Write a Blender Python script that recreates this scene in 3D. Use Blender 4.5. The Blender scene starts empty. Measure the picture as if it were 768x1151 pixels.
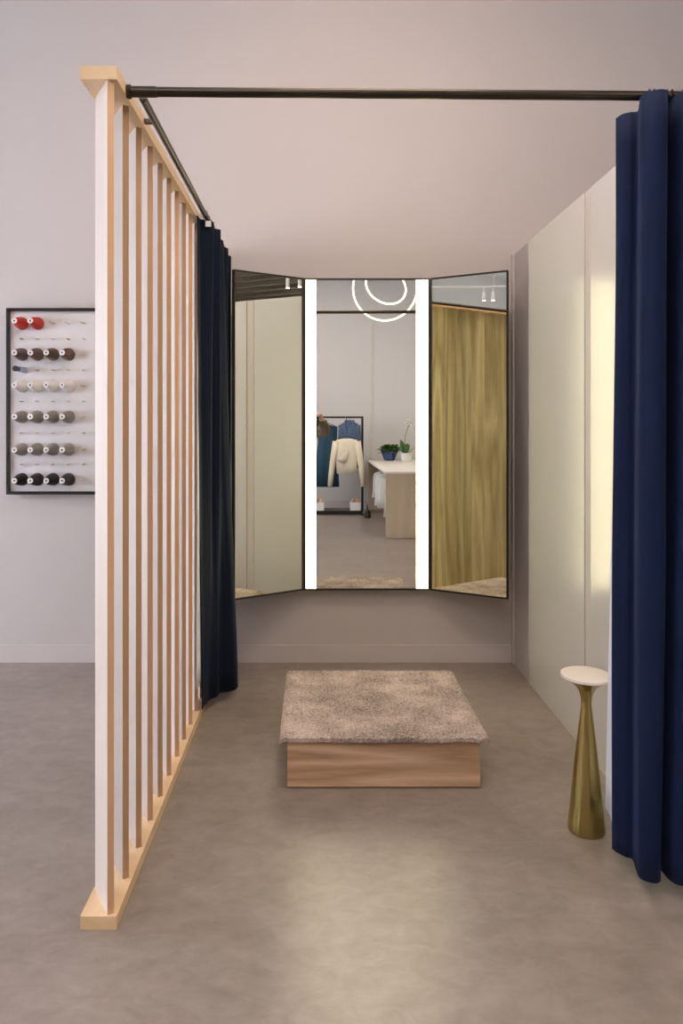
import bpy, bmesh, math, random
from mathutils import Vector, Matrix
random.seed(7)
PI = math.pi
C = bpy.context.scene.collection
sc = bpy.context.scene

# ------------------------------------------------------------------ materials
def mat(name):
    m = bpy.data.materials.new(name); m.use_nodes = True
    nt = m.node_tree; b = nt.nodes['Principled BSDF']
    return m, nt, b
def simple(name, col, rough=0.5, metal=0.0, bump=0.0, bscale=200, var=0.0, vscale=4.0, spec=0.5, sheen=0.0, coat=0.0, coatr=.05, stretch=None):
    m, nt, b = mat(name)
    b.inputs['Roughness'].default_value = rough
    b.inputs['Metallic'].default_value = metal
    b.inputs['Specular IOR Level'].default_value = spec
    b.inputs['Base Color'].default_value = (*col, 1)
    if coat:
        b.inputs['Coat Weight'].default_value = coat; b.inputs['Coat Roughness'].default_value = coatr
    if sheen:
        b.inputs['Sheen Weight'].default_value = sheen; b.inputs['Sheen Roughness'].default_value = .4
        b.inputs['Sheen Tint'].default_value = (*[min(1, c*6+.05) for c in col], 1)
    tc = nt.nodes.new('ShaderNodeTexCoord')
    src = tc.outputs['Object']
    if stretch:
        mp = nt.nodes.new('ShaderNodeMapping'); mp.inputs['Scale'].default_value = stretch
        nt.links.new(src, mp.inputs[0]); src = mp.outputs[0]
    n = nt.nodes.new('ShaderNodeTexNoise'); n.inputs['Scale'].default_value = vscale; n.inputs['Detail'].default_value = 5
    nt.links.new(src, n.inputs['Vector'])
    v = max(var, 0.02)
    mx = nt.nodes.new('ShaderNodeMix'); mx.data_type = 'RGBA'
    mx.inputs[6].default_value = (*[c*(1-v) for c in col], 1); mx.inputs[7].default_value = (*[min(1, c*(1+v)) for c in col], 1)
    nt.links.new(n.outputs[0], mx.inputs[0]); nt.links.new(mx.outputs[2], b.inputs['Base Color'])
    if bump:
        n2 = nt.nodes.new('ShaderNodeTexNoise'); n2.inputs['Scale'].default_value = bscale; n2.inputs['Detail'].default_value = 3
        nt.links.new(src, n2.inputs['Vector'])
        bp = nt.nodes.new('ShaderNodeBump'); bp.inputs['Strength'].default_value = bump; bp.inputs['Distance'].default_value = .003
        nt.links.new(n2.outputs[0], bp.inputs['Height']); nt.links.new(bp.outputs[0], b.inputs['Normal'])
    return m
def wood(name, a, bcol, axis='Z', rough=.45, ring=14, band=.5, coat=0.0, rand=False):
    m, nt, b = mat(name)
    tc = nt.nodes.new('ShaderNodeTexCoord'); mp = nt.nodes.new('ShaderNodeMapping')
    s = {'Z': (1, 1, .07), 'X': (.07, 1, 1), 'Y': (1, .07, 1)}[axis]
    mp.inputs['Scale'].default_value = s
    src = tc.outputs['Object']
    if rand:
        oi = nt.nodes.new('ShaderNodeObjectInfo'); vm = nt.nodes.new('ShaderNodeVectorMath'); vm.operation = 'ADD'
        ml = nt.nodes.new('ShaderNodeVectorMath'); ml.operation = 'SCALE'; ml.inputs['Scale'].default_value = 17
        nt.links.new(oi.outputs['Random'], ml.inputs[0]); nt.links.new(ml.outputs[0], vm.inputs[0]); nt.links.new(src, vm.inputs[1]); src = vm.outputs[0]
    nt.links.new(src, mp.inputs[0])
    n = nt.nodes.new('ShaderNodeTexNoise'); n.inputs['Scale'].default_value = 3.2; n.inputs['Detail'].default_value = 3; n.inputs['Distortion'].default_value = .6
    nt.links.new(mp.outputs[0], n.inputs['Vector'])
    mm = nt.nodes.new('ShaderNodeMath'); mm.operation = 'MULTIPLY'; mm.inputs[1].default_value = ring
    nt.links.new(n.outputs[0], mm.inputs[0])
    fr = nt.nodes.new('ShaderNodeMath'); fr.operation = 'PINGPONG'; fr.inputs[1].default_value = 1
    nt.links.new(mm.outputs[0], fr.inputs[0])
    n2 = nt.nodes.new('ShaderNodeTexNoise'); n2.inputs['Scale'].default_value = 130; n2.inputs['Detail'].default_value = 2
    nt.links.new(mp.outputs[0], n2.inputs['Vector'])
    ad = nt.nodes.new('ShaderNodeMath'); ad.operation = 'MULTIPLY_ADD'; ad.inputs[1].default_value = band
    nt.links.new(fr.outputs[0], ad.inputs[0])
    m3 = nt.nodes.new('ShaderNodeMath'); m3.operation = 'MULTIPLY'; m3.inputs[1].default_value = .55
    nt.links.new(n2.outputs[0], m3.inputs[0]); nt.links.new(m3.outputs[0], ad.inputs[2])
    mx = nt.nodes.new('ShaderNodeMix'); mx.data_type = 'RGBA'
    mx.inputs[6].default_value = (*a, 1); mx.inputs[7].default_value = (*bcol, 1)
    nt.links.new(ad.outputs[0], mx.inputs[0]); nt.links.new(mx.outputs[2], b.inputs['Base Color'])
    if rand:
        hv = nt.nodes.new('ShaderNodeHueSaturation'); mr = nt.nodes.new('ShaderNodeMapRange')
        mr.inputs['To Min'].default_value = .76; mr.inputs['To Max'].default_value = 1.14
        nt.links.new(oi.outputs['Random'], mr.inputs[0]); nt.links.new(mr.outputs[0], hv.inputs['Value'])
        nt.links.new(mx.outputs[2], hv.inputs['Color']); nt.links.new(hv.outputs[0], b.inputs['Base Color'])
    b.inputs['Roughness'].default_value = rough
    if coat: b.inputs['Coat Weight'].default_value = coat; b.inputs['Coat Roughness'].default_value = .2
    return m
def emis(name, col, s):
    m, nt, b = mat(name)
    b.inputs['Base Color'].default_value = (*col, 1)
    b.inputs['Emission Color'].default_value = (*col, 1); b.inputs['Emission Strength'].default_value = s
    return m

M = {}
M['wall'] = simple('wall_paint', (.53, .475, .455), .7, bump=.08, bscale=120, var=.02, vscale=1.5)
M['far'] = simple('far_wall_paint', (.62, .59, .58), .7, var=.02)
M['ceil'] = simple('ceiling_paint', (.84, .86, .90), .8, var=.03)
M['base'] = simple('baseboard_paint', (.56, .50, .48), .5, var=.02)
M['lacquer'] = simple('white_lacquer', (.72, .70, .685), .25, metal=.19, var=.015, spec=.6)
M['filler'] = simple('taupe_filler', (.50, .455, .44), .35, var=.03)
M['joist'] = wood('joist_timber', (.30, .24, .18), (.16, .12, .09), 'Y', .8)
M['slat'] = wood('ledlit_maple', (.72, .59, .34), (.36, .27, .12), 'Z', .42, ring=15, band=.7, rand=True)  # slat backs: yellow of the LED light put into the wood colour
M['slatlit'] = wood('daylit_maple', (.62, .53, .47), (.52, .43, .36), 'Z', .45, ring=9, band=.4, rand=True)  # slat fronts: same maple, whitened by daylight painted into the colour
M['slatedge'] = wood('shaded_maple_edge', (.68, .42, .25), (.50, .30, .16), 'Z', .45, ring=9, band=.4, rand=True)  # narrow slat edges: warm shade painted into the colour
M['rail_y'] = wood('maple_rail', (.80, .58, .36), (.68, .45, .24), 'Y', .42, ring=9, band=.45)
M['oak'] = wood('oak_plinth', (.76, .53, .36), (.40, .24, .14), 'X', .45, ring=15, band=.7)
M['counterwood'] = wood('counter_oak', (.62, .50, .37), (.47, .36, .25), 'Z', .5, ring=6)
M['black'] = simple('black_metal', (.018, .016, .014), .35, metal=.3, var=.1)
M['rod'] = simple('bronze_rod', (.055, .045, .036), .28, metal=.9, var=.1)
M['frame'] = simple('mirror_frame_black', (.03, .026, .02), .4, metal=.5)
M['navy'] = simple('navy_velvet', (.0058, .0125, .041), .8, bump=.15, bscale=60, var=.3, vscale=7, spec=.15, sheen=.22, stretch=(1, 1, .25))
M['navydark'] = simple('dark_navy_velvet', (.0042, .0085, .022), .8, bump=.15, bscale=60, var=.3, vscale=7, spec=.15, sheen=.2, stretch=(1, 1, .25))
M['lining'] = simple('white_lining', (.78, .78, .86), .8, var=.03)
M['brass'] = simple('brushed_brass', (.43, .34, .125), .27, metal=1.0, var=.05, stretch=(1, 1, .05), vscale=30)
M['topstone'] = simple('pale_marble', (.80, .71, .63), .4, var=.06, vscale=20)
M['board'] = simple('white_board', (.66, .62, .62), .55, var=.02)
M['peg'] = simple('pale_wood_peg', (.72, .60, .50), .5, var=.1)
M['cap'] = simple('white_plastic', (.82, .80, .80), .4)
M['hole'] = simple('dark_hole', (.03, .03, .03), .8)
for k, c in dict(red=(.52, .025, .012), brown=(.10, .055, .04), white=(.80, .75, .70), grey=(.25, .225, .195), taupe=(.28, .25, .22), thblack=(.012, .012, .014), blueth=(.36, .42, .52), darkth=(.05, .05, .07)).items():
    M[k] = simple('thread_' + k, c, .6, bump=.4, bscale=30, var=.12, vscale=3, stretch=(1, 40, 1), sheen=.2)
M['teal'] = simple('teal_fabric', (.012, .05, .085), .8, var=.25, vscale=10, stretch=(1, 1, .1))
M['denim'] = simple('denim', (.07, .11, .19), .85, var=.95, vscale=38)
M['cream'] = simple('cream_knit', (.72, .64, .50), .9, bump=.5, bscale=80, var=.08, vscale=20)
M['whitecloth'] = simple('white_cloth', (.72, .70, .68), .9, var=.05, vscale=10)
M['beigecloth'] = simple('beige_cloth', (.62, .54, .43), .9, var=.08, vscale=10)
M['box'] = simple('white_box', (.80, .78, .76), .6)
M['shoe'] = simple('tan_leather', (.62, .35, .18), .5, var=.2, vscale=20)
M['pinkshoe'] = simple('blush_leather', (.7, .38, .27), .5, var=.2, vscale=20)
M['ctop'] = simple('counter_top_white', (.80, .74, .68), .35, var=.02)
M['bluepot'] = simple('blue_glaze', (.03, .07, .24), .25, var=.25, vscale=12)
M['whitepot'] = simple('white_glaze', (.75, .72, .66), .3)
M['leaf'] = simple('leaf_green', (.07, .17, .025), .5, var=.5, vscale=15)
M['leafd'] = simple('orchid_leaf', (.06, .14, .03), .4, var=.3, vscale=15)
M['petal'] = simple('orchid_petal', (.9, .86, .80), .6)
M['stem'] = simple('stem_green', (.14, .17, .05), .6)
M['skin'] = simple('skin', (.60, .32, .21), .5, var=.06, vscale=15)
M['hair'] = simple('brown_hair', (.06, .035, .02), .6, var=.4, vscale=40)
M['shirt'] = simple('olive_plaid', (.15, .11, .07), .85, var=.45, vscale=30)
M['trouser'] = simple('dark_trouser', (.03, .035, .05), .85, var=.2)
M['ring'] = emis('warm_led_tube', (1, .84, .62), 3.0)
M['led'] = emis('led_strip', (1, .93, .56), 13)
M['spotglow'] = emis('spot_glow', (1, .95, .86), 12)
M['tag'] = simple('curtain_tag', (.75, .76, .8), .6)
M['trimline'] = simple('far_wall_trim', (.66, .62, .52), .6)

# mirror glass
m, nt, b = mat('mirror_glass')
b.inputs['Base Color'].default_value = (.90, .905, .86, 1); b.inputs['Metallic'].default_value = 1; b.inputs['Roughness'].default_value = .0
M['mirror'] = m
m, nt, b = mat('wing_mirror_glass')
b.inputs['Base Color'].default_value = (.88, .90, .79, 1); b.inputs['Metallic'].default_value = 1; b.inputs['Roughness'].default_value = .0
M['mirrorw'] = m
# window glass
m, nt, b = mat('window_glass')
b.inputs['Base Color'].default_value = (1, 1, 1, 1); b.inputs['Roughness'].default_value = 0; b.inputs['Transmission Weight'].default_value = 1; b.inputs['IOR'].default_value = 1.02
M['glass'] = m

# floor: polished microcement
m, nt, b = mat('microcement_floor')
tc = nt.nodes.new('ShaderNodeTexCoord')
n1 = nt.nodes.new('ShaderNodeTexNoise'); n1.inputs['Scale'].default_value = 1.3; n1.inputs['Detail'].default_value = 6; n1.inputs['Roughness'].default_value = .6
n2 = nt.nodes.new('ShaderNodeTexNoise'); n2.inputs['Scale'].default_value = 13; n2.inputs['Detail'].default_value = 8; n2.inputs['Roughness'].default_value = .7; n2.inputs['Distortion'].default_value = .5
mpf = nt.nodes.new('ShaderNodeMapping'); mpf.inputs['Scale'].default_value = (.8, 1.2, 1)
nt.links.new(tc.outputs['Object'], mpf.inputs[0])
nt.links.new(mpf.outputs[0], n1.inputs['Vector']); nt.links.new(mpf.outputs[0], n2.inputs['Vector'])
mx = nt.nodes.new('ShaderNodeMix'); mx.data_type = 'FLOAT'; mx.inputs[0].default_value = .5
nt.links.new(n1.outputs[0], mx.inputs[2]); nt.links.new(n2.outputs[0], mx.inputs[3])
cr = nt.nodes.new('ShaderNodeValToRGB')
cr.color_ramp.elements[0].position = .32; cr.color_ramp.elements[0].color = (.180, .143, .120, 1)
cr.color_ramp.elements[1].position = .68; cr.color_ramp.elements[1].color = (.345, .282, .246, 1)
nt.links.new(mx.outputs[0], cr.inputs[0]); nt.links.new(cr.outputs[0], b.inputs['Base Color'])
rr = nt.nodes.new('ShaderNodeMapRange'); rr.inputs['To Min'].default_value = .27; rr.inputs['To Max'].default_value = .36
nt.links.new(n1.outputs[0], rr.inputs[0]); nt.links.new(rr.outputs[0], b.inputs['Roughness'])
M['floor'] = m

# rug
m, nt, b = mat('taupe_rug')
tc = nt.nodes.new('ShaderNodeTexCoord')
n1 = nt.nodes.new('ShaderNodeTexNoise'); n1.inputs['Scale'].default_value = 7; n1.inputs['Detail'].default_value = 4
n2 = nt.nodes.new('ShaderNodeTexNoise'); n2.inputs['Scale'].default_value = 130; n2.inputs['Detail'].default_value = 3
nt.links.new(tc.outputs['Object'], n1.inputs['Vector']); nt.links.new(tc.outputs['Object'], n2.inputs['Vector'])
mx = nt.nodes.new('ShaderNodeMix'); mx.data_type = 'FLOAT'; mx.inputs[0].default_value = .58
nt.links.new(n1.outputs[0], mx.inputs[2]); nt.links.new(n2.outputs[0], mx.inputs[3])
cr = nt.nodes.new('ShaderNodeValToRGB')
cr.color_ramp.elements[0].position = .34; cr.color_ramp.elements[0].color = (.17, .125, .105, 1)
cr.color_ramp.elements[1].position = .64; cr.color_ramp.elements[1].color = (.62, .50, .44, 1)
nt.links.new(mx.outputs[0], cr.inputs[0]); nt.links.new(cr.outputs[0], b.inputs['Base Color'])
b.inputs['Roughness'].default_value = .95
M['rug'] = m

# ------------------------------------------------------------------ helpers
def obj(name, bm, material, parent=None, smooth=False, bevel=0):
    me = bpy.data.meshes.new(name)
    if bevel:
        bmesh.ops.bevel(bm, geom=[e for e in bm.edges if len(e.link_faces) == 2 and e.calc_face_angle() > .5], offset=bevel, segments=2, affect='EDGES', profile=.7)
    bmesh.ops.recalc_face_normals(bm, faces=bm.faces)
    bm.to_mesh(me); bm.free()
    mats = material if isinstance(material, (list, tuple)) else [material]
    for mm in mats: me.materials.append(mm)
    if smooth:
        for p in me.polygons: p.use_smooth = True
        if smooth == 'auto':
            try: me.set_sharp_from_angle(angle=math.radians(40))
            except Exception: pass
    o = bpy.data.objects.new(name, me); C.objects.link(o)
    if parent: o.parent = parent
    return o
def tag(o, label, cat, group=None, kind=None):
    o['label'] = label; o['category'] = cat
    if group: o['group'] = group
    if kind: o['kind'] = kind
    return o
def thing(name, label, cat, loc=(0, 0, 0), rotz=0, group=None):
    o = bpy.data.objects.new(name, None); C.objects.link(o)
    o.location = loc; o.rotation_euler = (0, 0, rotz); o.empty_display_size = .1
    return tag(o, label, cat, group)
def struct(name, bm, m, bevel=0):
    o = obj(name, bm, m, bevel=bevel); o['kind'] = 'structure'; return o
def B(x0, x1, y0, y1, z0, z1, bm=None, mi=0):
    bm = bm or bmesh.new()
    vs = [bm.verts.new(p) for p in [(x0,y0,z0),(x1,y0,z0),(x1,y1,z0),(x0,y1,z0),(x0,y0,z1),(x1,y0,z1),(x1,y1,z1),(x0,y1,z1)]]
    for f in [(3,2,1,0),(4,5,6,7),(0,1,5,4),(1,2,6,5),(2,3,7,6),(3,0,4,7)]:
        fc = bm.faces.new([vs[i] for i in f]); fc.material_index = mi
    return bm
def tube(pts, r, bm=None, n=10, cap=True, mi=0, closed=False):
    """round tube along points; r number or list"""
    bm = bm or bmesh.new()
    pts = [Vector(p) for p in pts]; N = len(pts)
    rs = r if isinstance(r, (list, tuple)) else [r]*N
    rings = []; up = None
    for i, p in enumerate(pts):
        if closed: t = pts[(i+1) % N] - pts[i-1]
        else: t = pts[min(i+1, N-1)] - pts[max(i-1, 0)]
        t.normalize()
        if up is None: up = Vector((0,0,1)) if abs(t.z) < .9 else Vector((1,0,0))
        a = t.cross(up).normalized(); bvec = a.cross(t).normalized(); up = bvec
        rings.append([bm.verts.new(p + (a*math.cos(2*PI*k/n) + bvec*math.sin(2*PI*k/n))*rs[i]) for k in range(n)])
    for i in range(N if closed else N-1):
        A, Bb = rings[i], rings[(i+1) % N]
        for k in range(n):
            f = bm.faces.new((A[k], A[(k+1) % n], Bb[(k+1) % n], Bb[k])); f.material_index = mi
    if cap and not closed:
        for R in (rings[0][::-1], rings[-1]):
            f = bm.faces.new(R); f.material_index = mi
    return bm
def lathe(prof, n=32, bm=None, mat4=None, mi=0):
    """prof list of (r,z) revolved about Z"""
    bm = bm or bmesh.new(); rings = []
    T = mat4 or Matrix.Identity(4)
    for r, z in prof:
        if r < 1e-6: rings.append([bm.verts.new(T @ Vector((0,0,z)))])
        else: rings.append([bm.verts.new(T @ Vector((r*math.cos(2*PI*k/n), r*math.sin(2*PI*k/n), z))) for k in range(n)])
    for A, Bb in zip(rings, rings[1:]):
        for k in range(n):
            k2 = (k+1) % n
            if len(A) == 1 and len(Bb) == 1: continue
            if len(A) == 1: f = bm.faces.new((A[0], Bb[k2], Bb[k]))
            elif len(Bb) == 1: f = bm.faces.new((A[k], A[k2], Bb[0]))
            else: f = bm.faces.new((A[k], A[k2], Bb[k2], Bb[k]))
            f.material_index = mi
    return bm
def copy_tree(o, parent=None):
    c = o.copy(); C.objects.link(c); c.parent = parent
    for ch in list(o.children): copy_tree(ch, c)
    return c
def loft(rows, n=20, bm=None, cap=True, mi=0, wob=0):
    """rows of (cx, cy, z, rx, ry) ellipses in plan"""
    bm = bm or bmesh.new(); rings = []
    for (cx, cy, z, rx, ry) in rows:
        rings.append([bm.verts.new((cx+rx*math.cos(2*PI*k/n), cy+ry*(1+wob*math.sin(7*2*PI*k/n))*math.sin(2*PI*k/n), z)) for k in range(n)])
    for A, Bb in zip(rings, rings[1:]):
        for k in range(n):
            f = bm.faces.new((A[k], A[(k+1) % n], Bb[(k+1) % n], Bb[k])); f.material_index = mi
    if cap:
        bm.faces.new(rings[0]).material_index = mi; bm.faces.new(rings[-1]).material_index = mi
    return bm

# ------------------------------------------------------------------ constants (metres); camera at origin, looking +Y
H = 1.45
YW = 4.344          # back wall
XR = 1.19           # right partition
ZT = 2.479          # top of screen and partition
ZC = 4.05           # shop ceiling
XL, XRR, YB = -5.0, 9.0, -3.65

# ------------------------------------------------------------------ setting
struct('floor', B(XL-.2, XRR+.2, YB-.2, YW+.2, -.1, 0), M['floor'])
struct('ceiling', B(XL-.2, XRR+.2, YB-.2, YW+.2, ZC, ZC+.1), M['ceil'])
struct('wall_back', B(XL-.2, XRR+.2, YW, YW+.2, 0, ZC), M['wall'])
struct('wall_behind', B(XL-.2, XRR+.2, YB-.2, YB, 0, ZC), M['far'])
def wall_windows(name, x0, x1, wins, z0, z1):
    bm = bmesh.new(); y = YB
    for (a, b_) in wins:
        B(x0, x1, y, a, 0, ZC, bm); B(x0, x1, a, b_, 0, z0, bm); B(x0, x1, a, b_, z1, ZC, bm); y = b_
    B(x0, x1, y, YW, 0, ZC, bm)
    struct(name, bm, M['far'])
wl = [(.1, 1.95), (2.2, 4.05)]
wall_windows('wall_left', XL-.2, XL, wl, .5, 2.7)
wall_windows('wall_right', XRR, XRR+.2, wl, .5, 2.7)  # unseen windows on this side, added to let in more light
wn = 1
for xx in (XL-.12, XRR+.08):
    for a, b_ in wl:
        bm = B(xx, xx+.04, a, a+.06, .5, 2.7); B(xx, xx+.04, b_-.06, b_, .5, 2.7, bm); B(xx, xx+.04, a+.06, b_-.06, .5, .56, bm); B(xx, xx+.04, a+.06, b_-.06, 2.64, 2.7, bm)
        w = struct('window_%d' % wn, bm, M['black'])
        obj('glass_pane', B(xx+.012, xx+.02, a+.06, b_-.06, .56, 2.64), M['glass'], w)
        wn += 1
struct('baseboard_back', B(XL, XR, YW-.012, YW, 0, .105), M['base'], bevel=.003)
struct('baseboard_behind', B(XL, XRR, YB, YB+.012, 0, .14), M['base'], bevel=.003)
struct('trim_1', B(.945, .965, YB, YB+.015, 0, ZC), M['trimline'])
# ceiling joists over the right-hand side of the shop
k = 2
x = 3.2
while x < 8.9:
    struct('trim_%d' % k, B(x, x+.10, YB, YW, ZC-.24, ZC), M['joist']); x += .42; k += 1
# bulkhead along the left-hand side
struct('trim_%d' % k, B(XL, -1.9, .2, .9, 3.72, ZC), M['far']); k += 1

# right partition: lacquered panels
PY0 = 1.70
pw = struct('wall_partition', B(XR+.022, XR+.14, PY0, YW, 0, ZT-.004), M['filler'])
def panel(y0, y1, nm, mm=None, x0=XR):
    struct(nm, B(x0, XR+.022, y0, y1, 0, ZT), mm or M['lacquer'], bevel=.002)
panel(3.995, 4.30, 'trim_%d' % k, M['filler'], XR+.006); k += 1
panel(4.302, YW, 'trim_%d' % k, M['base'], XR-.004); k += 1
panel(3.165, 3.99, 'wall_panel_far')
panel(3.095, 3.16, 'trim_%d' % k, simple('panel_joint', (.60, .54, .51), .5), XR+.004); k += 1
panel(2.29, 3.09, 'wall_panel_middle')
panel(PY0, 2.285, 'wall_panel_near')

# ------------------------------------------------------------------ slat screen
scr = thing('slat_screen', 'tall pale maple room divider of angled vertical slats', 'screen', (-.6265, 3.17, 0))
ox, oy = scr.location.x, scr.location.y
o = obj('base_plate', B(-.679-ox, -.574-ox, 2.042-oy, YW-.014-oy, 0, .038), M['rail_y'], scr, bevel=.0015)
o = obj('top_rail', B(-.679-ox, -.574-ox, 2.042-oy, YW-.002-oy, ZT-.038, ZT), M['rail_y'], scr, bevel=.0015)
A = Vector((-.602, 2.046, 0)); dv = Vector((-.071, .115, 0)).normalized(); pv = Vector((dv.y, -dv.x, 0))
Ls, Ts = .134, .0195
first = None
for i in range(14):
    y = .162*i
    if first is None:
        bm = bmesh.new()
        c = [Vector((0,0,0)), pv*Ts, pv*Ts+dv*Ls, dv*Ls]
        lo = [bm.verts.new((p.x, p.y, .038)) for p in c]; hi = [bm.verts.new((p.x, p.y, ZT-.038)) for p in c]
        bm.faces.new(lo[::-1]); bm.faces.new(hi)
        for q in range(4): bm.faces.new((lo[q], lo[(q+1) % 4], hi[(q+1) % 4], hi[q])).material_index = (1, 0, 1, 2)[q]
        s = obj('slat', bm, [M['slat'], M['slatedge'], M['slatlit']], scr); first = s
    else:
        s = first.copy(); C.objects.link(s); s.parent = scr
    s.location = (A.x-ox, A.y-oy+y, 0)

# ------------------------------------------------------------------ curtain rods
RZ = 2.458
rod = thing('curtain_rod', 'black bronze curtain rod spanning the fitting room entrance', 'curtain rod', (-.575, 2.157, RZ))
L = 1.19+.575
obj('rod_tube', tube([(.0, 0, 0), (L-.004, .03, 0)], .0145, n=16), M['rod'], rod, smooth='auto')
obj('end_sleeve', tube([(.01, 0, 0), (.09, .0015, 0)], .0165, n=16), M['rod'], rod, smooth='auto')
obj('wall_flange', lathe([(0, .0), (.021, 0), (.021, .012), (0.0145, .016), (0, .016)], 20, mat4=Matrix.Rotation(PI/2, 4, 'Y')), M['rod'], rod, smooth='auto')
rod2 = thing('curtain_rod', 'black curtain rod running along the slat screen above the dark left curtain', 'curtain rod', (-.537, 2.20, RZ))
obj('rod_tube', tube([(0, 0, 0), (0, YW-2.20, 0)], .0125, n=16), M['rod'], rod2, smooth='auto')
for yy in (.16, 1.95):
    bm = B(-.036, -.008, yy, yy+.02, -.006, .006)
    obj('bracket', bm, M['rod'], rod2)

# ------------------------------------------------------------------ curtains
def catmull(P, n):
    P = [Vector((p[0], p[1], 0)) for p in P]
    Q = [2*P[0]-P[1]] + P + [2*P[-1]-P[-2]]
    out = []
    segs = len(P)-1
    for i in range(n):
        u = i/(n-1)*segs; s = min(int(u), segs-1); t = u-s
        p0, p1, p2, p3 = Q[s:s+4]
        out.append(.5*((2*p1)+(-p0+p2)*t+(2*p0-5*p1+4*p2-p3)*t*t+(-p0+3*p1-3*p2+p3)*t**3))
    return out
def curtain_mesh(top, bot, z1, z0, n, thick=.006, rows=26, wob=.004, seed=0):
    rnd = random.Random(seed); ph = [rnd.uniform(0, 6) for _ in range(6)]
    T, Bt = catmull(top, n), catmull(bot, n)
    bm = bmesh.new(); g = []
    for j in range(rows):
        v = j/(rows-1); z = z1+(z0-z1)*v
        e = v*v*(3-2*v)*.5+v*.5
        row = []
        for i in range(n):
            p = T[i].lerp(Bt[i], e); u = i/(n-1)
            w = wob*min(1, v*5)
            p = p + Vector((math.sin(9*u+5*v+ph[0])+.6*math.sin(23*u-7*v+ph[1]), math.sin(11*u-4*v+ph[2])+.6*math.sin(19*u+9*v+ph[3]), 0))*w
            row.append(bm.verts.new((p.x, p.y, z)))
        g.append(row)
    for a, b_ in zip(g, g[1:]):
        for i in range(n-1): bm.faces.new((a[i], a[i+1], b_[i+1], b_[i]))
    return bm
def solid(o, t, off=0):
    md = o.modifiers.new('thickness', 'SOLIDIFY'); md.thickness = t; md.offset = off
ZB = .05
cr_ = thing('curtain', 'bright navy velvet curtain bunched at the right of the entrance', 'curtain', (0, 0, 0))
topR = [(.975, 2.315), (.982, 2.285), (1.0, 2.27), (1.022, 2.262), (1.004, 2.21), (.986, 2.16), (1.0, 2.125), (1.03, 2.115), (1.055, 2.14), (1.058, 2.20), (1.07, 2.26), (1.085, 2.26), (1.086, 2.20), (1.09, 2.14), (1.11, 2.12), (1.13, 2.15), (1.13, 2.22), (1.145, 2.26), (1.155, 2.19), (1.172, 2.15)]
botR = [(.976, 2.352), (.983, 2.33), (1.0, 2.305), (1.016, 2.29), (1.004, 2.24), (.997, 2.20), (1.012, 2.178), (1.04, 2.170), (1.06, 2.19), (1.062, 2.24), (1.074, 2.28), (1.085, 2.27), (1.087, 2.20), (1.095, 2.17), (1.112, 2.16), (1.13, 2.185), (1.132, 2.24), (1.145, 2.27), (1.155, 2.20), (1.172, 2.17)]
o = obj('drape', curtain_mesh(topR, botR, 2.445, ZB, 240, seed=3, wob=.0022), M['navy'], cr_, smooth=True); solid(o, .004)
o = obj('lining', curtain_mesh([(.99, 2.335), (1.0, 2.35), (1.03, 2.36), (1.09, 2.33)], [(.986, 2.362), (.996, 2.40), (1.012, 2.485), (1.09, 2.50)], 2.43, .12, 40, seed=5, wob=.002), M['lining'], cr_, smooth=True); solid(o, .003)
o['label'] = 'white lining peeking out behind the curtain hem'
for xk in (1.02, 1.035, 1.075, 1.09, 1.125, 1.14):
    pts = [(xk+.003*math.sin(a*2), 2.157+.03*(xk+.575)/L + .0185*math.cos(a), RZ-.002+.0205*math.sin(a)) for a in [2*PI*q/20 for q in range(20)]]
    obj('curtain_ring', tube(pts, .0022, n=6, closed=True), M['rod'], cr_, smooth=True)
cl_ = thing('curtain', 'dark navy velvet curtain gathered against the slat screen beside the mirrors', 'curtain', (0, 0, 0))
topL = [(-.565, 3.37), (-.562, 3.43), (-.535, 3.455), (-.505, 3.49), (-.545, 3.535), (-.563, 3.575), (-.52, 3.60), (-.49, 3.625), (-.53, 3.68), (-.56, 3.74), (-.53, 3.79), (-.505, 3.84), (-.54, 3.89), (-.56, 3.93), (-.52, 3.97), (-.50, 4.01), (-.53, 4.06), (-.56, 4.10), (-.53, 4.15), (-.505, 4.19)]
botL = [(-.565, 3.49), (-.562, 3.53), (-.555, 3.57), (-.550, 3.61), (-.535, 3.64), (-.520, 3.655), (-.51, 3.675), (-.508, 3.70), (-.49, 3.72), (-.455, 3.735), (-.430, 3.76), (-.425, 3.82), (-.45, 3.87), (-.50, 3.90), (-.52, 3.94), (-.48, 3.97), (-.49, 4.02), (-.545, 4.07), (-.55, 4.13), (-.515, 4.19)]
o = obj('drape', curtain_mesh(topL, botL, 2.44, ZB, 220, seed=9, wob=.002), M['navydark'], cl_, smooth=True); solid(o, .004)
o = obj('lining', curtain_mesh([(-.568, 3.395), (-.567, 3.42), (-.566, 3.50)], [(-.570, 3.385), (-.570, 3.42), (-.569, 3.50)], 2.40, .19, 30, seed=2, wob=.0008), M['lining'], cl_, smooth=True); solid(o, .002)
o['label'] = 'white lining showing beside the slats'
o = obj('hem_tag', B(-.537, -.510, 3.435, 3.438, 2.405, 2.432), M['tag'], cl_); o['label'] = 'small white care tag'
yy = 3.40
while yy < 4.2:
    pts = [(-.537+.016*math.cos(a), yy+.003*math.sin(2*a), RZ-.002+.0175*math.sin(a)) for a in [2*PI*q/18 for q in range(18)]]
    obj('curtain_ring', tube(pts, .002, n=6, closed=True), M['rod'], cl_, smooth=True); yy += .075

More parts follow.
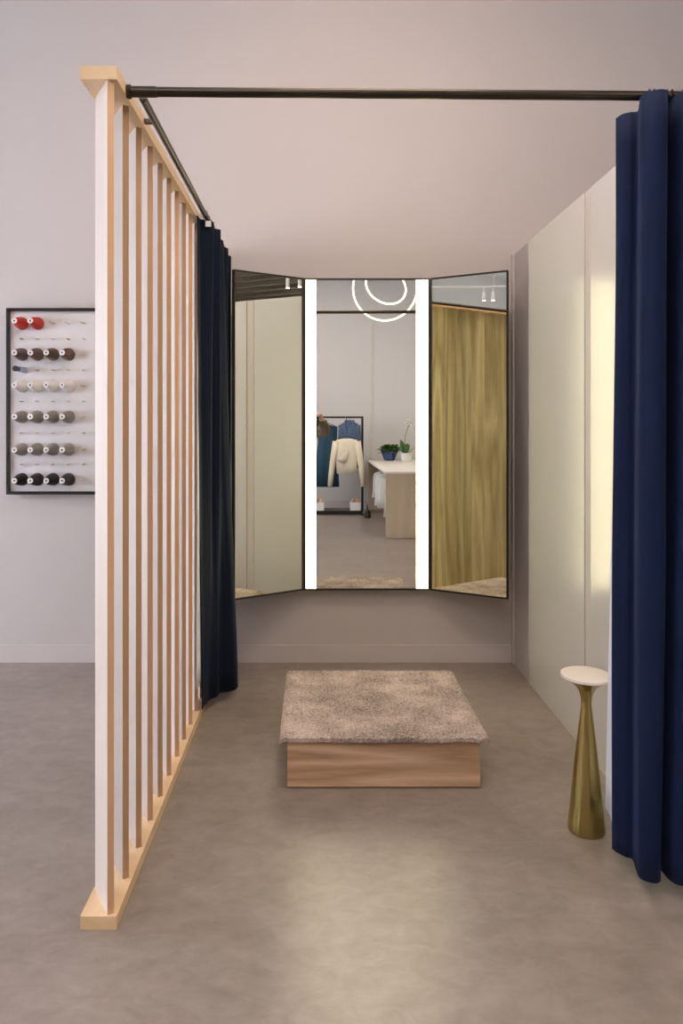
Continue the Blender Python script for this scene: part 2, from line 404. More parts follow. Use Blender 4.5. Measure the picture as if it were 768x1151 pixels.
# ------------------------------------------------------------------ mirrors
YM = 4.28
Z0, Z1 = .455, 2.327
cm = thing('lit_mirror', 'tall centre wall mirror with two bright vertical light strips', 'mirror', (.302, YM, Z0))
cx, cz = cm.location.x, Z0
def L3(x0, x1, y0, y1, z0, z1, o, bm=None):
    l = o.location
    return B(x0-l.x, x1-l.x, y0-l.y, y1-l.y, z0-l.z, z1-l.z, bm)
bm = L3(-.075, -.066, YM-.012, YM+.06, Z0, Z1, cm); L3(.670, .679, YM-.012, YM+.06, Z0, Z1, cm, bm)
L3(-.066, .670, YM-.012, YM+.06, Z0, Z0+.009, cm, bm); L3(-.066, .670, YM-.012, YM+.06, Z1-.009, Z1, cm, bm)
obj('frame', bm, M['frame'], cm)
obj('backing', L3(-.066, .670, YM+.004, YM+.0635, Z0+.009, Z1-.009, cm), M['black'], cm)
obj('mirror_glass', L3(-.004, .600, YM, YM+.004, Z0+.009, Z1-.009, cm), M['mirror'], cm)
obj('light_strip', L3(-.064, -.005, YM-.004, YM+.004, Z0+.009, Z1-.009, cm), M['led'], cm)
obj('light_strip', L3(.601, .668, YM-.004, YM+.004, Z0+.009, Z1-.009, cm), M['led'], cm)
def wing(label, hx, ang, W, sgn):
    t = thing('side_mirror', label, 'mirror', (hx, YM-.008, Z0), 0)
    t.rotation_euler.z = ang
    a, b_ = (0, W) if sgn > 0 else (-W, 0)
    h = Z1-Z0; f = .009
    bm = B(a, a+f, -.006, .016, 0, h); B(b_-f, b_, -.006, .016, 0, h, bm); B(a+f, b_-f, -.006, .016, 0, f, bm); B(a+f, b_-f, -.006, .016, h-f, h, bm)
    obj('frame', bm, M['frame'], t)
    obj('mirror_glass', B(a+f, b_-f, 0, .004, f, h-f), M['mirrorw'], t)
    obj('backing', B(a+f, b_-f, .005, .014, f, h-f), M['black'], t)
    for zz in (.25, h/2, h-.25):
        obj('hinge', lathe([(0, -.04), (.006, -.04), (.006, .04), (0, .04)], 12, mat4=Matrix.Translation((0, .018, zz))), M['black'], t, smooth='auto')
wing('hinged right wing mirror angled inward reflecting the wooden slats', .683, -math.radians(29), .465, 1)
wing('hinged left wing mirror angled inward beside the dark navy curtain', -.079, math.radians(32), .463, -1)

# ------------------------------------------------------------------ step platform and rug
st = thing('platform', 'low square oak step platform below the shaggy rug', 'platform', (.268, 3.19, 0))
def LB(x0, x1, y0, y1, z0, z1, bm=None): return L3(x0, x1, y0, y1, z0, z1, st, bm)
obj('front_board', LB(-.117, .652, 2.836, 2.856, .006, .200), M['oak'], st, bevel=.0015)
obj('back_board', LB(-.117, .652, 3.525, 3.545, .006, .200), M['oak'], st)
obj('side_board', LB(-.117, -.097, 2.856, 3.525, .006, .200), M['oak'], st)
obj('side_board', LB(.632, .652, 2.856, 3.525, .006, .200), M['oak'], st)
obj('top_board', LB(-.097, .632, 2.856, 3.525, .180, .200), M['oak'], st)
obj('foot_frame', LB(-.107, .642, 2.848, 3.533, 0, .0065), M['black'], st)
# rug: dense grid with displaced pile and hanging front corners
bm = bmesh.new()
x0, x1, y0, y1 = -.148, .682, 2.812, 3.568
NX, NY = 230, 190
rnd = random.Random(11)
from mathutils import noise as mn
def rz(x, y):
    n = mn.noise(Vector((x*34, y*34, 0)))*.006 + mn.noise(Vector((x*90, y*90, 3)))*.0055 + mn.noise(Vector((x*9, y*9, 7)))*.003
    ed = max(0, -.117-x, x-.652, 2.836-y, y-3.545)
    return .222+n-ed*ed*9-ed*.3
grid = []
for j in range(NY+1):
    row = []
    for i in range(NX+1):
        u, v = i/NX, j/NY
        x, y = x0+(x1-x0)*u, y0+(y1-y0)*v
        jx = mn.noise(Vector((x*60, y*60, 20)))*.004; jy = mn.noise(Vector((x*60, y*60, 30)))*.004
        row.append(bm.verts.new((x+jx, y+jy, rz(x, y))))
    grid.append(row)
for a, b_ in zip(grid, grid[1:]):
    for i in range(NX): bm.faces.new((a[i], a[i+1], b_[i+1], b_[i]))
edge = [grid[0][i] for i in range(NX+1)] + [grid[j][NX] for j in range(1, NY+1)] + [grid[NY][i] for i in range(NX-1, -1, -1)] + [grid[j][0] for j in range(NY-1, 0, -1)]
low = []
for v in edge:
    low.append(bm.verts.new((v.co.x*.995+.268*.005, v.co.y*.995+3.19*.005, v.co.z-.017)))
n = len(edge)
for i in range(n): bm.faces.new((edge[i], low[i], low[(i+1) % n], edge[(i+1) % n]))
low2 = [bm.verts.new((max(-.12, min(.655, v.co.x)), max(2.833, min(3.548, v.co.y)), .2015)) for v in low]
for i in range(n): 
    if (low2[i].co-low2[(i+1) % n].co).length > 1e-5:
        bm.faces.new((low[i], low2[i], low2[(i+1) % n], low[(i+1) % n]))
    else:
        bm.faces.new((low[i], low2[i], low[(i+1) % n]))
rg = obj('rug', bm, M['rug'], smooth=False)
tag(rg, 'shaggy taupe rug covering the top of the oak step platform', 'rug')

# ------------------------------------------------------------------ drink table
sx, sy = .965, 2.545
tb = thing('pedestal_table', 'small brass pedestal table with a round pale top', 'side table', (sx, sy, 0))
prof = [(0, 0), (.061, 0), (.064, .003), (.0642, .01), (.061, .04), (.056, .09), (.049, .16), (.0425, .23), (.035, .30), (.028, .36), (.022, .41), (.0185, .44), (.0178, .455), (.0195, .475), (.026, .497), (.038, .515), (.056, .530), (.074, .540), (.084, .545), (.0845, .547), (0, .547)]
obj('pedestal', lathe(prof, 64), M['brass'], tb, smooth='auto')
obj('table_top', lathe([(0, .547), (.0875, .547), (.0885, .550), (.0875, .5565), (.085, .558), (0, .558)], 64), M['topstone'], tb, smooth='auto')

# ------------------------------------------------------------------ thread rack
YF = 4.30
tr = thing('thread_rack', 'black framed white wall rack with pegs for thread spools', 'rack', (-1.41, YW, 1.028))
def LT(x0, x1, y0, y1, z0, z1, bm=None): return L3(x0, x1, y0, y1, z0, z1, tr, bm)
rx0, rx1, rz0, rz1 = -1.868, -.95, 1.028, 2.150
bm = LT(rx0, rx0+.018, YF-.02, YW-.001, rz0, rz1); LT(rx1-.018, rx1, YF-.02, YW-.001, rz0, rz1, bm); LT(rx0+.018, rx1-.018, YF-.02, YW-.001, rz0, rz0+.018, bm); LT(rx0+.018, rx1-.018, YF-.02, YW-.001, rz1-.018, rz1, bm)
obj('frame', bm, M['black'], tr)
obj('board', LT(rx0+.018, rx1-.018, YF, YW-.004, rz0+.018, rz1-.018), M['board'], tr)
rowz = [2.058, 1.871, 1.681, 1.495, 1.300, 1.119]
colx = [-1.775+.0935*i for i in range(9)]
tilt = Matrix.Rotation(math.radians(90), 4, 'X')
def pegbm(l=.09):
    return lathe([(0, -l), (.0035, -l), (.0045, -l+.003), (.0045, .002), (0, .002)], 10, mat4=Matrix.Rotation(math.radians(-90), 4, 'X'))
p0 = None
filled = [2, 4, 4, 4, 4, 4]
tl = tr.location
def put_peg(x, z, l=1):
    global p0
    if p0 is None: p = obj('peg', pegbm(), M['peg'], tr, smooth='auto'); p0 = p
    else: p = p0.copy(); C.objects.link(p); p.parent = tr
    p.location = (x-tl.x, YF-tl.y, z-tl.z); p.scale = (1, l, 1)
for r, z in enumerate(rowz):
    for c, x in enumerate(colx):
        if c >= filled[r]: put_peg(x, z)
for r in range(5):
    z = (rowz[r]+rowz[r+1])/2
    for c, x in enumerate(colx):
        if not (r == 1 and c == 0): put_peg(x, z, .6)
def make_spool(kind, label, group, name='thread_spool'):
    t = thing(name, label, 'thread spool', (0, 0, 0), 0, group)
    R = Matrix.Rotation(PI/2, 4, 'X')      # lathe Z -> -Y
    obj('thread', lathe([(.006, .004), (.036, .004), (.0385, .009), (.038, .02), (.034, .05), (.026, .085), (.017, .112), (.013, .116), (.006, .116)], 28, mat4=R), M[kind], t, smooth='auto')
    obj('cone_core', lathe([(.006, .001), (.037, .001), (.037, .0038), (.006, .0038)], 28, mat4=R), M['cap'], t)
    obj('end_cap', lathe([(.0063, .117), (.0155, .117), (.0165, .120), (.0155, .127), (.0063, .128)], 20, mat4=R), M['cap'], t, smooth='auto')
    obj('cap_hole', lathe([(0, .1205), (.0062, .1205), (.0062, .1215), (0, .1215)], 14, mat4=R), M['hole'], t)
    return t
specs = [('red', 'bright red', 'topmost row'), ('brown', 'dark brown', 'row above the small bobbins'), ('white', 'off-white', 'row below the small bobbins'),
         ('grey', 'grey', 'row under the off-white ones'), ('taupe', 'grey', 'row above the black ones'), ('thblack', 'black', 'bottom row')]
posn = ['at frame edge', 'second from frame edge', 'third from frame edge', 'nearest the screen']
for r, (k_, cn, rn) in enumerate(specs):
    proto = None
    for c in range(filled[r]):
        ps = posn[c] if filled[r] == 4 else ['at frame edge', 'beside the empty pegs'][c]
        lab = '%s cone spool in %s, %s' % (cn, rn, ps)
        if proto is None:
            t = make_spool(k_, lab, 'spools on the wall rack'); proto = t
        else:
            t = copy_tree(proto); t['label'] = lab
        t.location = (colx[c], YF, rowz[r])
# two small bobbins
zb = (rowz[1]+rowz[2])/2
R = Matrix.Rotation(PI/2, 4, 'X')
t = thing('bobbin', 'small dark grey bobbin held outermost on one peg below the brown spools', 'bobbin', (colx[0]+.015, YF-.10, zb), 0, 'small bobbins')
obj('thread', lathe([(0, 0), (.012, 0), (.014, .003), (.014, .04), (.012, .043), (0, .043)], 16, mat4=R), M['darkth'], t, smooth='auto')
obj('flange', lathe([(.013, .041), (.017, .041), (.017, .045), (0, .045)], 16, mat4=R), M['hole'], t)
t = thing('bobbin', 'small pale blue bobbin pushed against the white board below the brown spools', 'bobbin', (colx[0]+.015, YF-.005, zb), 0, 'small bobbins')
obj('thread', lathe([(0, 0), (.016, 0), (.019, .003), (.017, .075), (.014, .09), (0, .09)], 16, mat4=R), M['blueth'], t, smooth='auto')
obj('flange', lathe([(.016, .0895), (.018, .0895), (.018, .093), (0, .093)], 16, mat4=R), M['blueth'], t)

# ------------------------------------------------------------------ clothes rack behind the camera (seen in the centre mirror)
YR = -3.04
XR1 = .745; XR0 = -.75
ck = thing('clothes_rack', 'black metal garment rack against the far wall in the mirror', 'clothes rack', (0, YR, 0))
for xx in (XR0, XR1):
    obj('post', B(xx-.018, xx+.018, -.018, .018, .02, 1.58), M['black'], ck)
    obj('foot', B(xx-.02, xx+.02, -.25, .25, 0, .02), M['black'], ck)
obj('hanging_rail', B(XR0+.018, XR1-.018, -.014, .014, 1.55, 1.58), M['black'], ck)
obj('base_shelf', B(XR0+.021, XR1+.0-.021, -.20, .20, .02, .065), M['black'], ck)
obj('front_arm', tube([(.475, .016, 1.565), (.475, .34, 1.565), (.475, .34, 1.335)], .006), M['black'], ck)

def hanger(parent, w=.18, zt=0, zoff=0, col='black'):
    bm = tube([(-w, 0, -.07), (-w*.55, 0, -.03), (0, 0, 0), (w*.55, 0, -.03), (w, 0, -.07)], .006, n=6)
    tube([(0, 0, 0), (0, 0, .03), (.012, 0, .042), (.010, 0, .058), (0, 0, .062)], .003, bm, n=6)
    return obj('hanger', bm, M[col], parent, smooth=True)
def sleeve(bm, x0, z0, x1, z1, r0, r1, y=0, bend=0):
    pts = [(x0+(x1-x0)*t+bend*math.sin(PI*t), y+.01*math.sin(PI*t), z0+(z1-z0)*t) for t in (0, .25, .5, .75, 1)]
    tube(pts, [r0+(r1-r0)*t for t in (0, .25, .5, .75, 1)], bm, n=12)
# teal dress, seen broadside
dr = thing('dress', 'long teal blue dress hanging beside the denim jacket', 'dress', (.17, YR-.03, 1.47), 0)
obj('dress_body', loft([(0, 0, -.03, .05, .03), (0, 0, -.055, .16, .04), (0, 0, -.10, .17, .05), (.01, 0, -.30, .155, .05), (.0, 0, -.6, .18, .06), (0, 0, -1.04, .20, .07)], 44, wob=.12), M['teal'], dr, smooth=True)
hanger(dr)
# denim jacket
dj = thing('denim_jacket', 'mottled blue denim jacket hanging behind the cream cardigan', 'jacket', (.535, YR+.05, 1.50))
bm = loft([(0, 0, -.01, .07, .035), (0, 0, -.04, .14, .05), (0, 0, -.12, .155, .06), (0, 0, -.4, .15, .06), (0, 0, -.76, .16, .065)], 28)
obj('jacket_body', bm, M['denim'], dj, smooth=True)
for s in (-1, 1):
    bm = bmesh.new(); sleeve(bm, s*.135, -.06, s*.165, -.70, .045, .036); obj('sleeve', bm, M['denim'], dj, smooth=True)
obj('collar', loft([(0, .01, -.03, .09, .05), (0, .01, .02, .075, .04)], 20, cap=False), M['denim'], dj, smooth=True)
hanger(dj, .13)
# cream cardigan facing the mirror
cg = thing('cardigan', 'cream knit cardigan on a hanger facing out from the rack end', 'cardigan', (.475, YR+.34, 1.27))
bm = loft([(0, 0, -.265, .06, .03), (0, 0, -.285, .16, .045), (0, 0, -.33, .19, .055), (0, 0, -.5, .175, .055), (0, 0, -.7, .165, .055), (0, 0, -.82, .155, .05)], 42, wob=.1)
for v in bm.verts: v.co.z += .22
obj('knit_body', bm, M['cream'], cg, smooth=True)
for s in (-1, 1):
    bm = bmesh.new(); sleeve(bm, s*.165, -.09, s*.262, -.80, .058, .038, bend=s*.01); obj('sleeve', bm, M['cream'], cg, smooth=True)
bm = bmesh.new()
for kk in range(7):
    lathe([(0, -.004), (.006, -.003), (.006, .003), (0, .004)], 8, bm, Matrix.Translation((0, .06, -.10-kk*.075)) @ Matrix.Rotation(PI/2, 4, 'X'))
obj('button_row', bm, M['beigecloth'], cg)
hanger(cg, .16)
cg.children[-1].location.z = 0.0
bw = obj('rosette', loft([(-.06, .075, -.42, .05, .02), (-.08, .08, -.36, .085, .035), (-.04, .08, -.30, .05, .025), (.0, .075, -.24, .02, .012)], 14), M['beigecloth'], cg, smooth=True)
bw['label'] = 'pale fabric bow pinned on the front'
def shoebox(x, label, mm, group='white boxes on the rack base'):
    o = obj('shoe_box', B(-.085, .085, -.06, .06, 0, .13), M['box'], bevel=.003); o.location = (x, YR+.1, .065)
    tag(o, label, 'box', group)
    return o
shoebox(.625, 'white box at the foot of the rack post beneath tan shoes', 0)
shoebox(.035, 'white box on the rack base beneath blush shoes beside the light strip', 0)
def shoe(x, y, z, rot, mm, label, group):
    bm = bmesh.new()
    rings = [(-.11, .026, .030), (-.09, .033, .052), (-.04, .030, .052), (.0, .034, .036), (.06, .042, .028), (.10, .032, .020), (.115, .012, .010)]
    vs = []
    for (yy, w, h) in rings:
        vs.append([bm.verts.new((w*math.cos(a), yy, max(0, h*.5+h*.5*math.sin(a)*1.0))) for a in [2*PI*q/12 for q in range(12)]])
    for a, b_ in zip(vs, vs[1:]):
        for q in range(12): bm.faces.new((a[q], a[(q+1) % 12], b_[(q+1) % 12], b_[q]))
    bm.faces.new(vs[0]); bm.faces.new(vs[-1])
    t = thing('shoe', label, 'shoe', (x, y, z), rot, group)
    obj('upper', bm, mm, t, smooth=True)
    obj('sole', loft([(0, 0, -.001, .034, .112), (0, 0, .006, .036, .115)], 20), M['whitepot'], t)
    t.scale = (.72, .6, 1.05)
    return t
shoe(.583, YR+.1, .197, .3, M['shoe'], 'tan flat shoe on the white box, nearer the room centre', 'tan shoes')
shoe(.665, YR+.1, .197, -.3, M['shoe'], 'tan flat shoe on the white box, nearer the rack post', 'tan shoes')
shoe(.0, YR+.1, .197, .2, M['pinkshoe'], 'blush shoe on the white box, half behind the light strip', 'blush shoes')
shoe(.075, YR+.1, .197, -.2, M['pinkshoe'], 'blush shoe on the white box beneath the teal dress', 'blush shoes')

# ------------------------------------------------------------------ counter
ct = thing('counter', 'pale oak shop counter with a thick white top', 'counter', (1.3, -2.0, 0))
def LC(x0, x1, y0, y1, z0, z1, bm=None): return L3(x0, x1, y0, y1, z0, z1, ct, bm)
obj('counter_top', LC(.86, 1.92, -3.56, -.465, .825, .85), M['ctop'], ct, bevel=.002)
obj('end_panel', LC(.88, 1.90, -.515, -.475, .004, .825), M['counterwood'], ct)
obj('end_panel', LC(.88, 1.90, -3.55, -3.51, .0, .825), M['counterwood'], ct)
obj('back_panel', LC(1.36, 1.90, -3.51, -.515, .02, .825), M['counterwood'], ct)
obj('plinth', LC(1.38, 1.88, -3.50, -.52, 0, .0195), M['black'], ct)
obj('hanging_rail', tube([(1.05-1.3, -.515+2, .775), (1.05-1.3, -3.51+2, .775)], .010), M['black'], ct)
gi = 0
for (y, kk, zl, wd, lab) in [(-1.0, 'beigecloth', -.52, .14, 'beige garment hanging under the counter nearest its wooden end'), (-1.55, 'whitecloth', -.46, .17, 'white garment hanging under the counter behind the beige one'),
                         (-2.2, 'whitecloth', -.5, .16, 'white garment hanging midway along the counter rail'), (-2.8, 'whitecloth', -.44, .15, 'white garment hanging farthest along the counter rail')]:
    g = thing('hanging_garment', lab, 'garment', (1.05, y, .725), 0, 'garments under the counter')
    obj('garment_body', loft([(0, 0, -.02, .05, .025), (0, 0, -.06, wd*.9, .035), (0, 0, -.15, wd, .045), (0, 0, zl*.7, wd*1.0, .045), (0, 0, zl, wd*1.12, .05)], 30, wob=.1), M[kk], g, smooth=True)
    hanger(g, .12)
bl = thing('handbag', 'small black bag on the floor below the hanging garments', 'bag', (.79, -2.5, 0))
obj('bag_body', loft([(0, 0, 0, .05, .09), (0, 0, .01, .055, .10), (0, 0, .08, .05, .095), (0, 0, .11, .035, .08)], 20), M['black'], bl, smooth=True)
obj('strap', tube([(0, -.07, .10), (0, -.06, .17), (0, 0, .20), (0, .06, .17), (0, .07, .10)], .006), M['black'], bl, smooth=True)

# planted bowl
pb = thing('potted_plant', 'leafy green plant in a ribbed cobalt blue bowl on the counter', 'plant', (1.205, -3.22, .85))
bm = lathe([(0, 0), (.075, 0), (.085, .01), (.10, .05), (.125, .12), (.142, .165), (.135, .17), (.12, .14), (0, .135)], 40)
for v in bm.verts:
    a = math.atan2(v.co.y, v.co.x); r = math.hypot(v.co.x, v.co.y)
    if r > .05 and v.co.z < .168: s = 1+.03*math.cos(14*a); v.co.x *= s; v.co.y *= s
obj('bowl', bm, M['bluepot'], pb, smooth='auto')
def leaf(bm, p, d, L_, w, droop=.3):
    d = Vector(d).normalized(); s = d.cross(Vector((0,0,1))).normalized() if abs(d.z) < .95 else Vector((1,0,0))
    up = s.cross(d)
    prev = None; N = 5
    for i in range(N+1):
        t = i/N; c = Vector(p)+d*L_*t - Vector((0,0,1))*droop*L_*t*t
        ww = w*math.sin(PI*min(.98, t*.9+.08))
        cur = (bm.verts.new(c-s*ww+up*ww*.3), bm.verts.new(c), bm.verts.new(c+s*ww+up*ww*.3))
        if prev:
            bm.faces.new((prev[0], prev[1], cur[1], cur[0])); bm.faces.new((prev[1], prev[2], cur[2], cur[1]))
        prev = cur
bm = bmesh.new(); rnd = random.Random(4)
for q in range(320):
    a = rnd.uniform(0, 2*PI); e = rnd.uniform(.1, 1.4); r = .11*math.sqrt(rnd.random())
    leaf(bm, (r*math.cos(a), r*math.sin(a), .14+rnd.uniform(0, .07)), (math.cos(a)*math.cos(e), math.sin(a)*math.cos(e), math.sin(e)), rnd.uniform(.07, .15), .018, .4)
o = obj('foliage', bm, M['leaf'], pb)
# orchid
orc = thing('potted_orchid', 'white orchid with broad dark leaves in a pale pot', 'plant', (1.46, -3.0, .85))
obj('pot', lathe([(0, 0), (.07, 0), (.085, .02), (.095, .08), (.09, .135), (.082, .135), (.08, .11), (0, .105)], 32), M['whitepot'], orc, smooth='auto')
bm = bmesh.new()
for (a, e, L_, w) in [(0.2, .9, .22, .035), (1.6, 1.25, .27, .04), (2.9, 1.0, .24, .04), (4.2, .7, .2, .035), (5.2, 1.2, .25, .036), (2.2, .5, .18, .03), (3.4, 1.35, .33, .045)]:
    leaf(bm, (.02*math.cos(a), .02*math.sin(a), .11), (math.cos(a)*math.cos(e), math.sin(a)*math.cos(e), math.sin(e)), L_, w, .25)
obj('leaf_cluster', bm, M['leafd'], orc, smooth=True)
spine = [(0, 0, .1), (-.03, .0, .28), (-.02, 0, .42), (.02, 0, .54), (.045, 0, .60)]
obj('flower_stem', tube(spine, .005), M['stem'], orc, smooth=True)
for (px, py, pz) in [(.045, .0, .61), (.075, .02, .56), (.02, .02, .65)]:
    bm = bmesh.new()
    for q in range(5):
        a = 2*PI*q/5
        leaf(bm, (px, py+.01, pz), (math.cos(a), .25, math.sin(a)), .062, .028, 0)
    obj('flower', bm, M['petal'], orc)

# ------------------------------------------------------------------ ring pendant over the shop
def ring_pts(R_, tilt_, n=64, ax='x', yaw=0):
    T = Matrix.Rotation(yaw, 3, 'Z') @ Matrix.Rotation(tilt_, 3, ax.upper())
    return [T @ Vector((R_*math.cos(2*PI*q/n), R_*math.sin(2*PI*q/n), 0)) for q in range(n)]
Yp = -1.4; V = 2*YM-Yp; sp = V/800
pd = thing('ring_pendant', 'double ring pendant lamp of glowing warm tubes', 'pendant lamp', ((433-356)*sp, Yp, H+(477-324)*sp))
obj('outer_ring', tube(ring_pts(36*sp, math.radians(82)), .012, n=10, closed=True), M['ring'], pd, smooth=True)
bm = tube([Matrix.Rotation(.55, 3, 'Y') @ Matrix.Diagonal((1.08, 1, .82)) @ p + Vector((.01, 0, .03)) for p in ring_pts(22*sp, math.radians(76))], .012, n=10, closed=True)
obj('inner_ring', bm, M['ring'], pd, smooth=True)
hz = ZC-pd.location.z
for a in (-.25, .25):
    zt = math.sqrt((36*sp)**2-a*a)*math.sin(math.radians(80))
    obj('suspension_wire', tube([(a, .07, zt+.0), (a*.2, 0, hz-.02)], .0015, n=5), M['black'], pd)
obj('canopy', lathe([(0, hz-.03), (.07, hz-.03), (.07, hz), (0, hz)], 24), M['cap'], pd, smooth='auto')

# ------------------------------------------------------------------ track spots seen in the wing mirrors
def spot(x, y, z, label, group, top=None):
    t = thing('spotlight', label, 'spotlight', (x, y, z), 0, group)
    obj('housing', lathe([(0, .11), (.019, .11), (.021, .105), (.021, .01), (.018, .01), (.018, .02), (0, .02)], 20), M['cap'], t, smooth='auto')
    obj('lens', lathe([(0, .008), (.0175, .008), (.0175, .018), (0, .018)], 20), M['spotglow'], t)
    obj('stem', tube([(0, 0, .11), (0, 0, (top or ZC)-z)], .006, n=8), M['cap'], t)
    return t
spot(2.64, 2.70, 2.86, 'white cylinder spotlight in the left wing mirror, farther from the bright strip', 'spots in the left mirror')
spot(2.65, 2.835, 2.86, 'white cylinder spotlight in the left wing mirror, next to the bright strip', 'spots in the left mirror')
spot(-2.25, .87, 2.93, 'white cylinder spotlight in the right wing mirror, nearer the bright strip', 'spots in the right mirror', 3.09)
spot(-2.19, .78, 2.93, 'white cylinder spotlight in the right wing mirror, near the outer frame edge', 'spots in the right mirror', 3.09)
tk = thing('lighting_track', 'thin white lighting track seen at the top of the right wing mirror', 'track', (-2.25, .87, 3.09))
obj('track_bar', tube([(.2, -.3, .012), (-.45, .68, .012)], .013, n=8), M['cap'], tk)
for q in (.9, -.95): obj('suspension_rod', tube([(-.225*(1-q)+.1*q, .34*(1-q)-.15*q, .02), (-.225*(1-q)+.1*q, .34*(1-q)-.15*q, ZC-3.09)], .004, n=6), M['cap'], tk)

# ------------------------------------------------------------------ photographer (seen in the centre mirror: arm and hand)
pr = thing('person', 'person in an olive brown shirt raising a camera beside the light strip', 'person', (0, 0, 0))
def skin_mesh(nodes, edges, root, sub=2):
    me = bpy.data.meshes.new('sk'); me.from_pydata([n_[0] for n_ in nodes], edges, []); me.update()
    o = bpy.data.objects.new('sk', me); C.objects.link(o)
    sk = o.modifiers.new('s', 'SKIN'); sk.use_smooth_shade = True
    lay = me.skin_vertices[0].data
    for i, n_ in enumerate(nodes):
        r = n_[1]; lay[i].radius = (r, r) if not isinstance(r, tuple) else r
        lay[i].use_root = (i == root)
    s = o.modifiers.new('u', 'SUBSURF'); s.levels = sub; s.render_levels = sub
    bpy.context.view_layer.update()
    dg = bpy.context.evaluated_depsgraph_get()
    res = bpy.data.meshes.new_from_object(o.evaluated_get(dg))
    bpy.data.objects.remove(o)
    return res
nodes = []; edges = []
def N_(p, r, par=None):
    nodes.append((p, r)); i = len(nodes)-1
    if par is not None: edges.append((par, i))
    return i
bx, by = -.50, -.34
pel = N_((bx, by, .95), (.15, .11))
sp1 = N_((bx+.01, by, 1.08), (.135, .10), pel)
sp2 = N_((bx+.02, by, 1.22), (.15, .105), sp1)
sp3 = N_((bx+.03, by, 1.36), (.14, .095), sp2)
nk = N_((bx+.04, by+.01, 1.47), .055, sp3)
hd0 = N_((bx+.05, by+.03, 1.54), .065, nk)
hd1 = N_((bx+.055, by+.03, 1.62), (.078, .092), hd0)
hd2 = N_((bx+.055, by+.025, 1.69), (.068, .080), hd1)
# camera-side arm (their right, +X)
sh = N_((bx+.19, by, 1.385), .062, sp3)
el = N_((.115, -.24, 1.345), .056, sh)
em = N_((.095, -.16, 1.43), .050, el)
wr = N_((.060, -.105, 1.515), .028, em)
pm = N_((.052, -.088, 1.545), (.034, .018), wr)
for q, (dx, ln) in enumerate([(.018, .9), (.006, 1.0), (-.007, .95), (-.019, .75)]):
    a = N_((.045+dx, -.070, 1.565), .0095, pm)
    b2 = N_((.035+dx, -.045, 1.567+.004*ln), .0085, a)
    N_((.020+dx, -.030, 1.552), .0075, b2)
th = N_((.040, -.112, 1.53), .0105, pm); N_((.020, -.118, 1.515), .009, th)
# other arm
sh2 = N_((bx-.15, by, 1.38), .062, sp3)
el2 = N_((bx-.19, by+.06, 1.12), .046, sh2)
wr2 = N_((bx-.05, by+.24, 1.14), .029, el2)
pm2 = N_((bx-.01, by+.29, 1.15), (.034, .018), wr2)
for q, dx in enumerate((.022, .008, -.006, -.02)):
    a = N_((bx+.01+dx*.5, by+.33, 1.15+dx), .009, pm2); N_((bx+.03+dx*.5, by+.36, 1.145+dx), .008, a)
t2 = N_((bx-.02, by+.305, 1.18), .010, pm2); N_((bx-.005, by+.325, 1.20), .009, t2)
for s in (-1, 1):
    hp = N_((bx+s*.09, by, .88), .095, pel)
    kn = N_((bx+s*.11, by+.01, .50), .062, hp)
    an = N_((bx+s*.115, by-.02, .10), .040, kn)
    hl = N_((bx+s*.118, by+.02, .045), (.040, .035), an)
    N_((bx+s*.135, by+.15, .03), (.040, .025), hl)
me = skin_mesh(nodes, edges, pel)
for v in me.vertices:
    if v.co.z < .004: v.co.z = .004
me.materials.append(M['skin'])
body = bpy.data.objects.new('body', me); C.objects.link(body); body.parent = pr
def cloth_from(me, test, off, name, mm):
    bm = bmesh.new(); bm.from_mesh(me); bm.normal_update()
    nv = {v: v.normal.copy() for v in bm.verts}
    kill = [f for f in bm.faces if not test(f.calc_center_median())]
    bmesh.ops.delete(bm, geom=kill, context='FACES')
    for v in bm.verts: v.co += v.normal*0 + nv.get(v, Vector())*off
    o = obj(name, bm, mm, pr, smooth=True)
    solid(o, .004); return o
cloth_from(me, lambda c: .86 < c.z < 1.455 and not (c.y > by+.16 and c.x < bx+.2 and c.z < 1.3) and not (c.x > .02 and c.z > 1.50) or (c.x > -.1 and 1.2 < c.z < 1.495), .014, 'shirt', M['shirt'])
cloth_from(me, lambda c: .10 < c.z < .93 and c.y < by+.2, .010, 'trousers', M['trouser'])
cloth_from(me, lambda c: c.z < .10, .006, 'shoes', M['black'])
bm = bmesh.new()
hc = Vector((bx+.055, by+.03, 1.62))
bmesh.ops.create_icosphere(bm, subdivisions=4, radius=1)
for v in bm.verts:
    n_ = mn.noise(v.co*6)*.04
    v.co = Vector((v.co.x*(.078+.02*n_), v.co.y*.088, v.co.z*.108))*(1+n_)
kill = [v for v in bm.verts if v.co.y > .040 and v.co.z < .052 or v.co.z < -.09]
bmesh.ops.delete(bm, geom=kill, context='VERTS')
for v in bm.verts: v.co += hc+Vector((0, -.008, .022))
o = obj('hair', bm, M['hair'], pr, smooth=True); solid(o, .006)
bm = bmesh.new()
fc = hc+Vector((0, .082, -.005))
for s in (-1, 1):
    lathe([(0, -.006), (.009, -.004), (.012, 0), (.009, .006), (0, .008)], 12, bm, Matrix.Translation(fc+Vector((s*.032, .003, .012))) @ Matrix.Rotation(-PI/2, 4, 'X'))
obj('eye', bm, M['cap'], pr, smooth=True)
bm = bmesh.new()
for s in (-1, 1):
    lathe([(0, 0), (.0055, 0), (.004, .0022), (0, .0028)], 12, bm, Matrix.Translation(fc+Vector((s*.032, .0092, .012))) @ Matrix.Rotation(-PI/2, 4, 'X'))
obj('iris', bm, M['hair'], pr, smooth=True)
obj('nose', loft([(fc.x, fc.y+.010, fc.z-.030, .014, .018), (fc.x, fc.y+.014, fc.z-.018, .011, .018), (fc.x, fc.y+.003, fc.z+.012, .006, .010)], 12), M['skin'], pr, smooth=True)
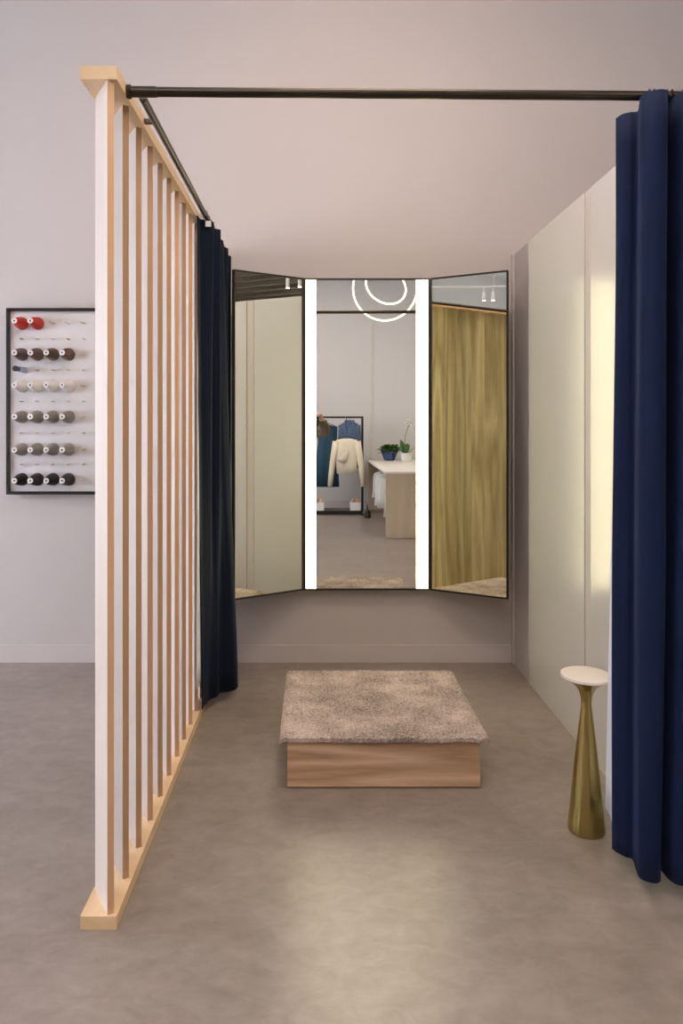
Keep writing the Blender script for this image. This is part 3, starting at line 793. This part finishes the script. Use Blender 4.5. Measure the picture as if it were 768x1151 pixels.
obj('mouth', loft([(fc.x, fc.y-.003, fc.z-.056, .018, .010), (fc.x, fc.y, fc.z-.050, .024, .012), (fc.x, fc.y-.003, fc.z-.044, .018, .010)], 14), simple('lips', (.42, .14, .11), .5), pr, smooth=True)
cam_o = thing('camera_body', 'black camera held up beside the light strip in the centre mirror', 'camera', (-.02, -.085, 1.42))
obj('camera_case', B(-.065, .05, -.045, .0, 0, .125), M['black'], cam_o, bevel=.006)
obj('lens_barrel', lathe([(0, 0), (.030, 0), (.032, .04), (.030, .055), (.026, .055), (.024, .045), (0, .045)], 28, mat4=Matrix.Translation((.02, .001, .03)) @ Matrix.Rotation(-PI/2, 4, 'X')), M['black'], cam_o, smooth='auto')

# ------------------------------------------------------------------ lights
def area(name, loc, rot, sx_, sy_, power, col, shape='RECTANGLE'):
    l = bpy.data.lights.new(name, 'AREA'); l.shape = shape; l.size = sx_; l.size_y = sy_; l.energy = power; l.color = col
    o = bpy.data.objects.new(name, l); C.objects.link(o); o.location = loc; o.rotation_euler = rot
    return o
for a, b_ in wl:
    area('daylight_left', (XL-.35, (a+b_)/2, 1.6), (0, -PI/2, 0), 2.3, 1.8, 140, (.80, .86, 1))
    area('fill_right', (XRR+.35, (a+b_)/2, 1.6), (0, PI/2, 0), 2.6, 2.0, 70, (.9, .92, 1))  # added fill from the right, no known source there
area('overhead_fill', (-.6, -1.0, ZC-.05), (0, 0, 0), 2.0, 2.0, 72, (1, .88, .76))  # added fill lamp over the shop floor, no visible fixture
area('overhead_fill', (.35, 1.5, ZC-.05), (0, 0, 0), 1.8, 1.4, 14, (1, .86, .72))  # unseen lamp added above the fitting area as soft fill
area('wall_fill', (.30, 2.0, 3.9), (math.radians(52), 0, 0), .9, .4, 30, (1, .80, .62))  # unseen lamp added to warm and brighten the back wall
area('overhead_fill', (2.8, -.8, ZC-.3), (0, 0, 0), 1.6, 2.4, 55, (1, .88, .76))  # added fill for the right side of the shop, no visible fixture
area('ceiling_fill', (-2.8, -1.6, 2.9), (PI, 0, 0), 1.6, 1.6, 24, (.88, .93, 1))  # unseen upward lamp added to lighten the ceiling on the left
w = bpy.data.worlds.new('sky'); sc.world = w; w.use_nodes = True
w.node_tree.nodes['Background'].inputs[0].default_value = (.75, .85, 1, 1); w.node_tree.nodes['Background'].inputs[1].default_value = 1.0

# ------------------------------------------------------------------ camera
cd = bpy.data.cameras.new('camera'); cam = bpy.data.objects.new('camera', cd); C.objects.link(cam)
cam.location = (0, 0, H); cam.rotation_euler = (PI/2, 0, 0)
cd.sensor_fit = 'AUTO'; cd.sensor_width = 36; cd.lens = 800/1151*36
cd.shift_x = 28/1151; cd.shift_y = -98.5/1151
cd.clip_start = .02
sc.camera = cam
sc.view_settings.view_transform = 'Standard'; sc.view_settings.look = 'None'
sc.view_settings.exposure = 0
sc.cycles.max_bounces = 14; sc.cycles.diffuse_bounces = 5; sc.cycles.glossy_bounces = 8
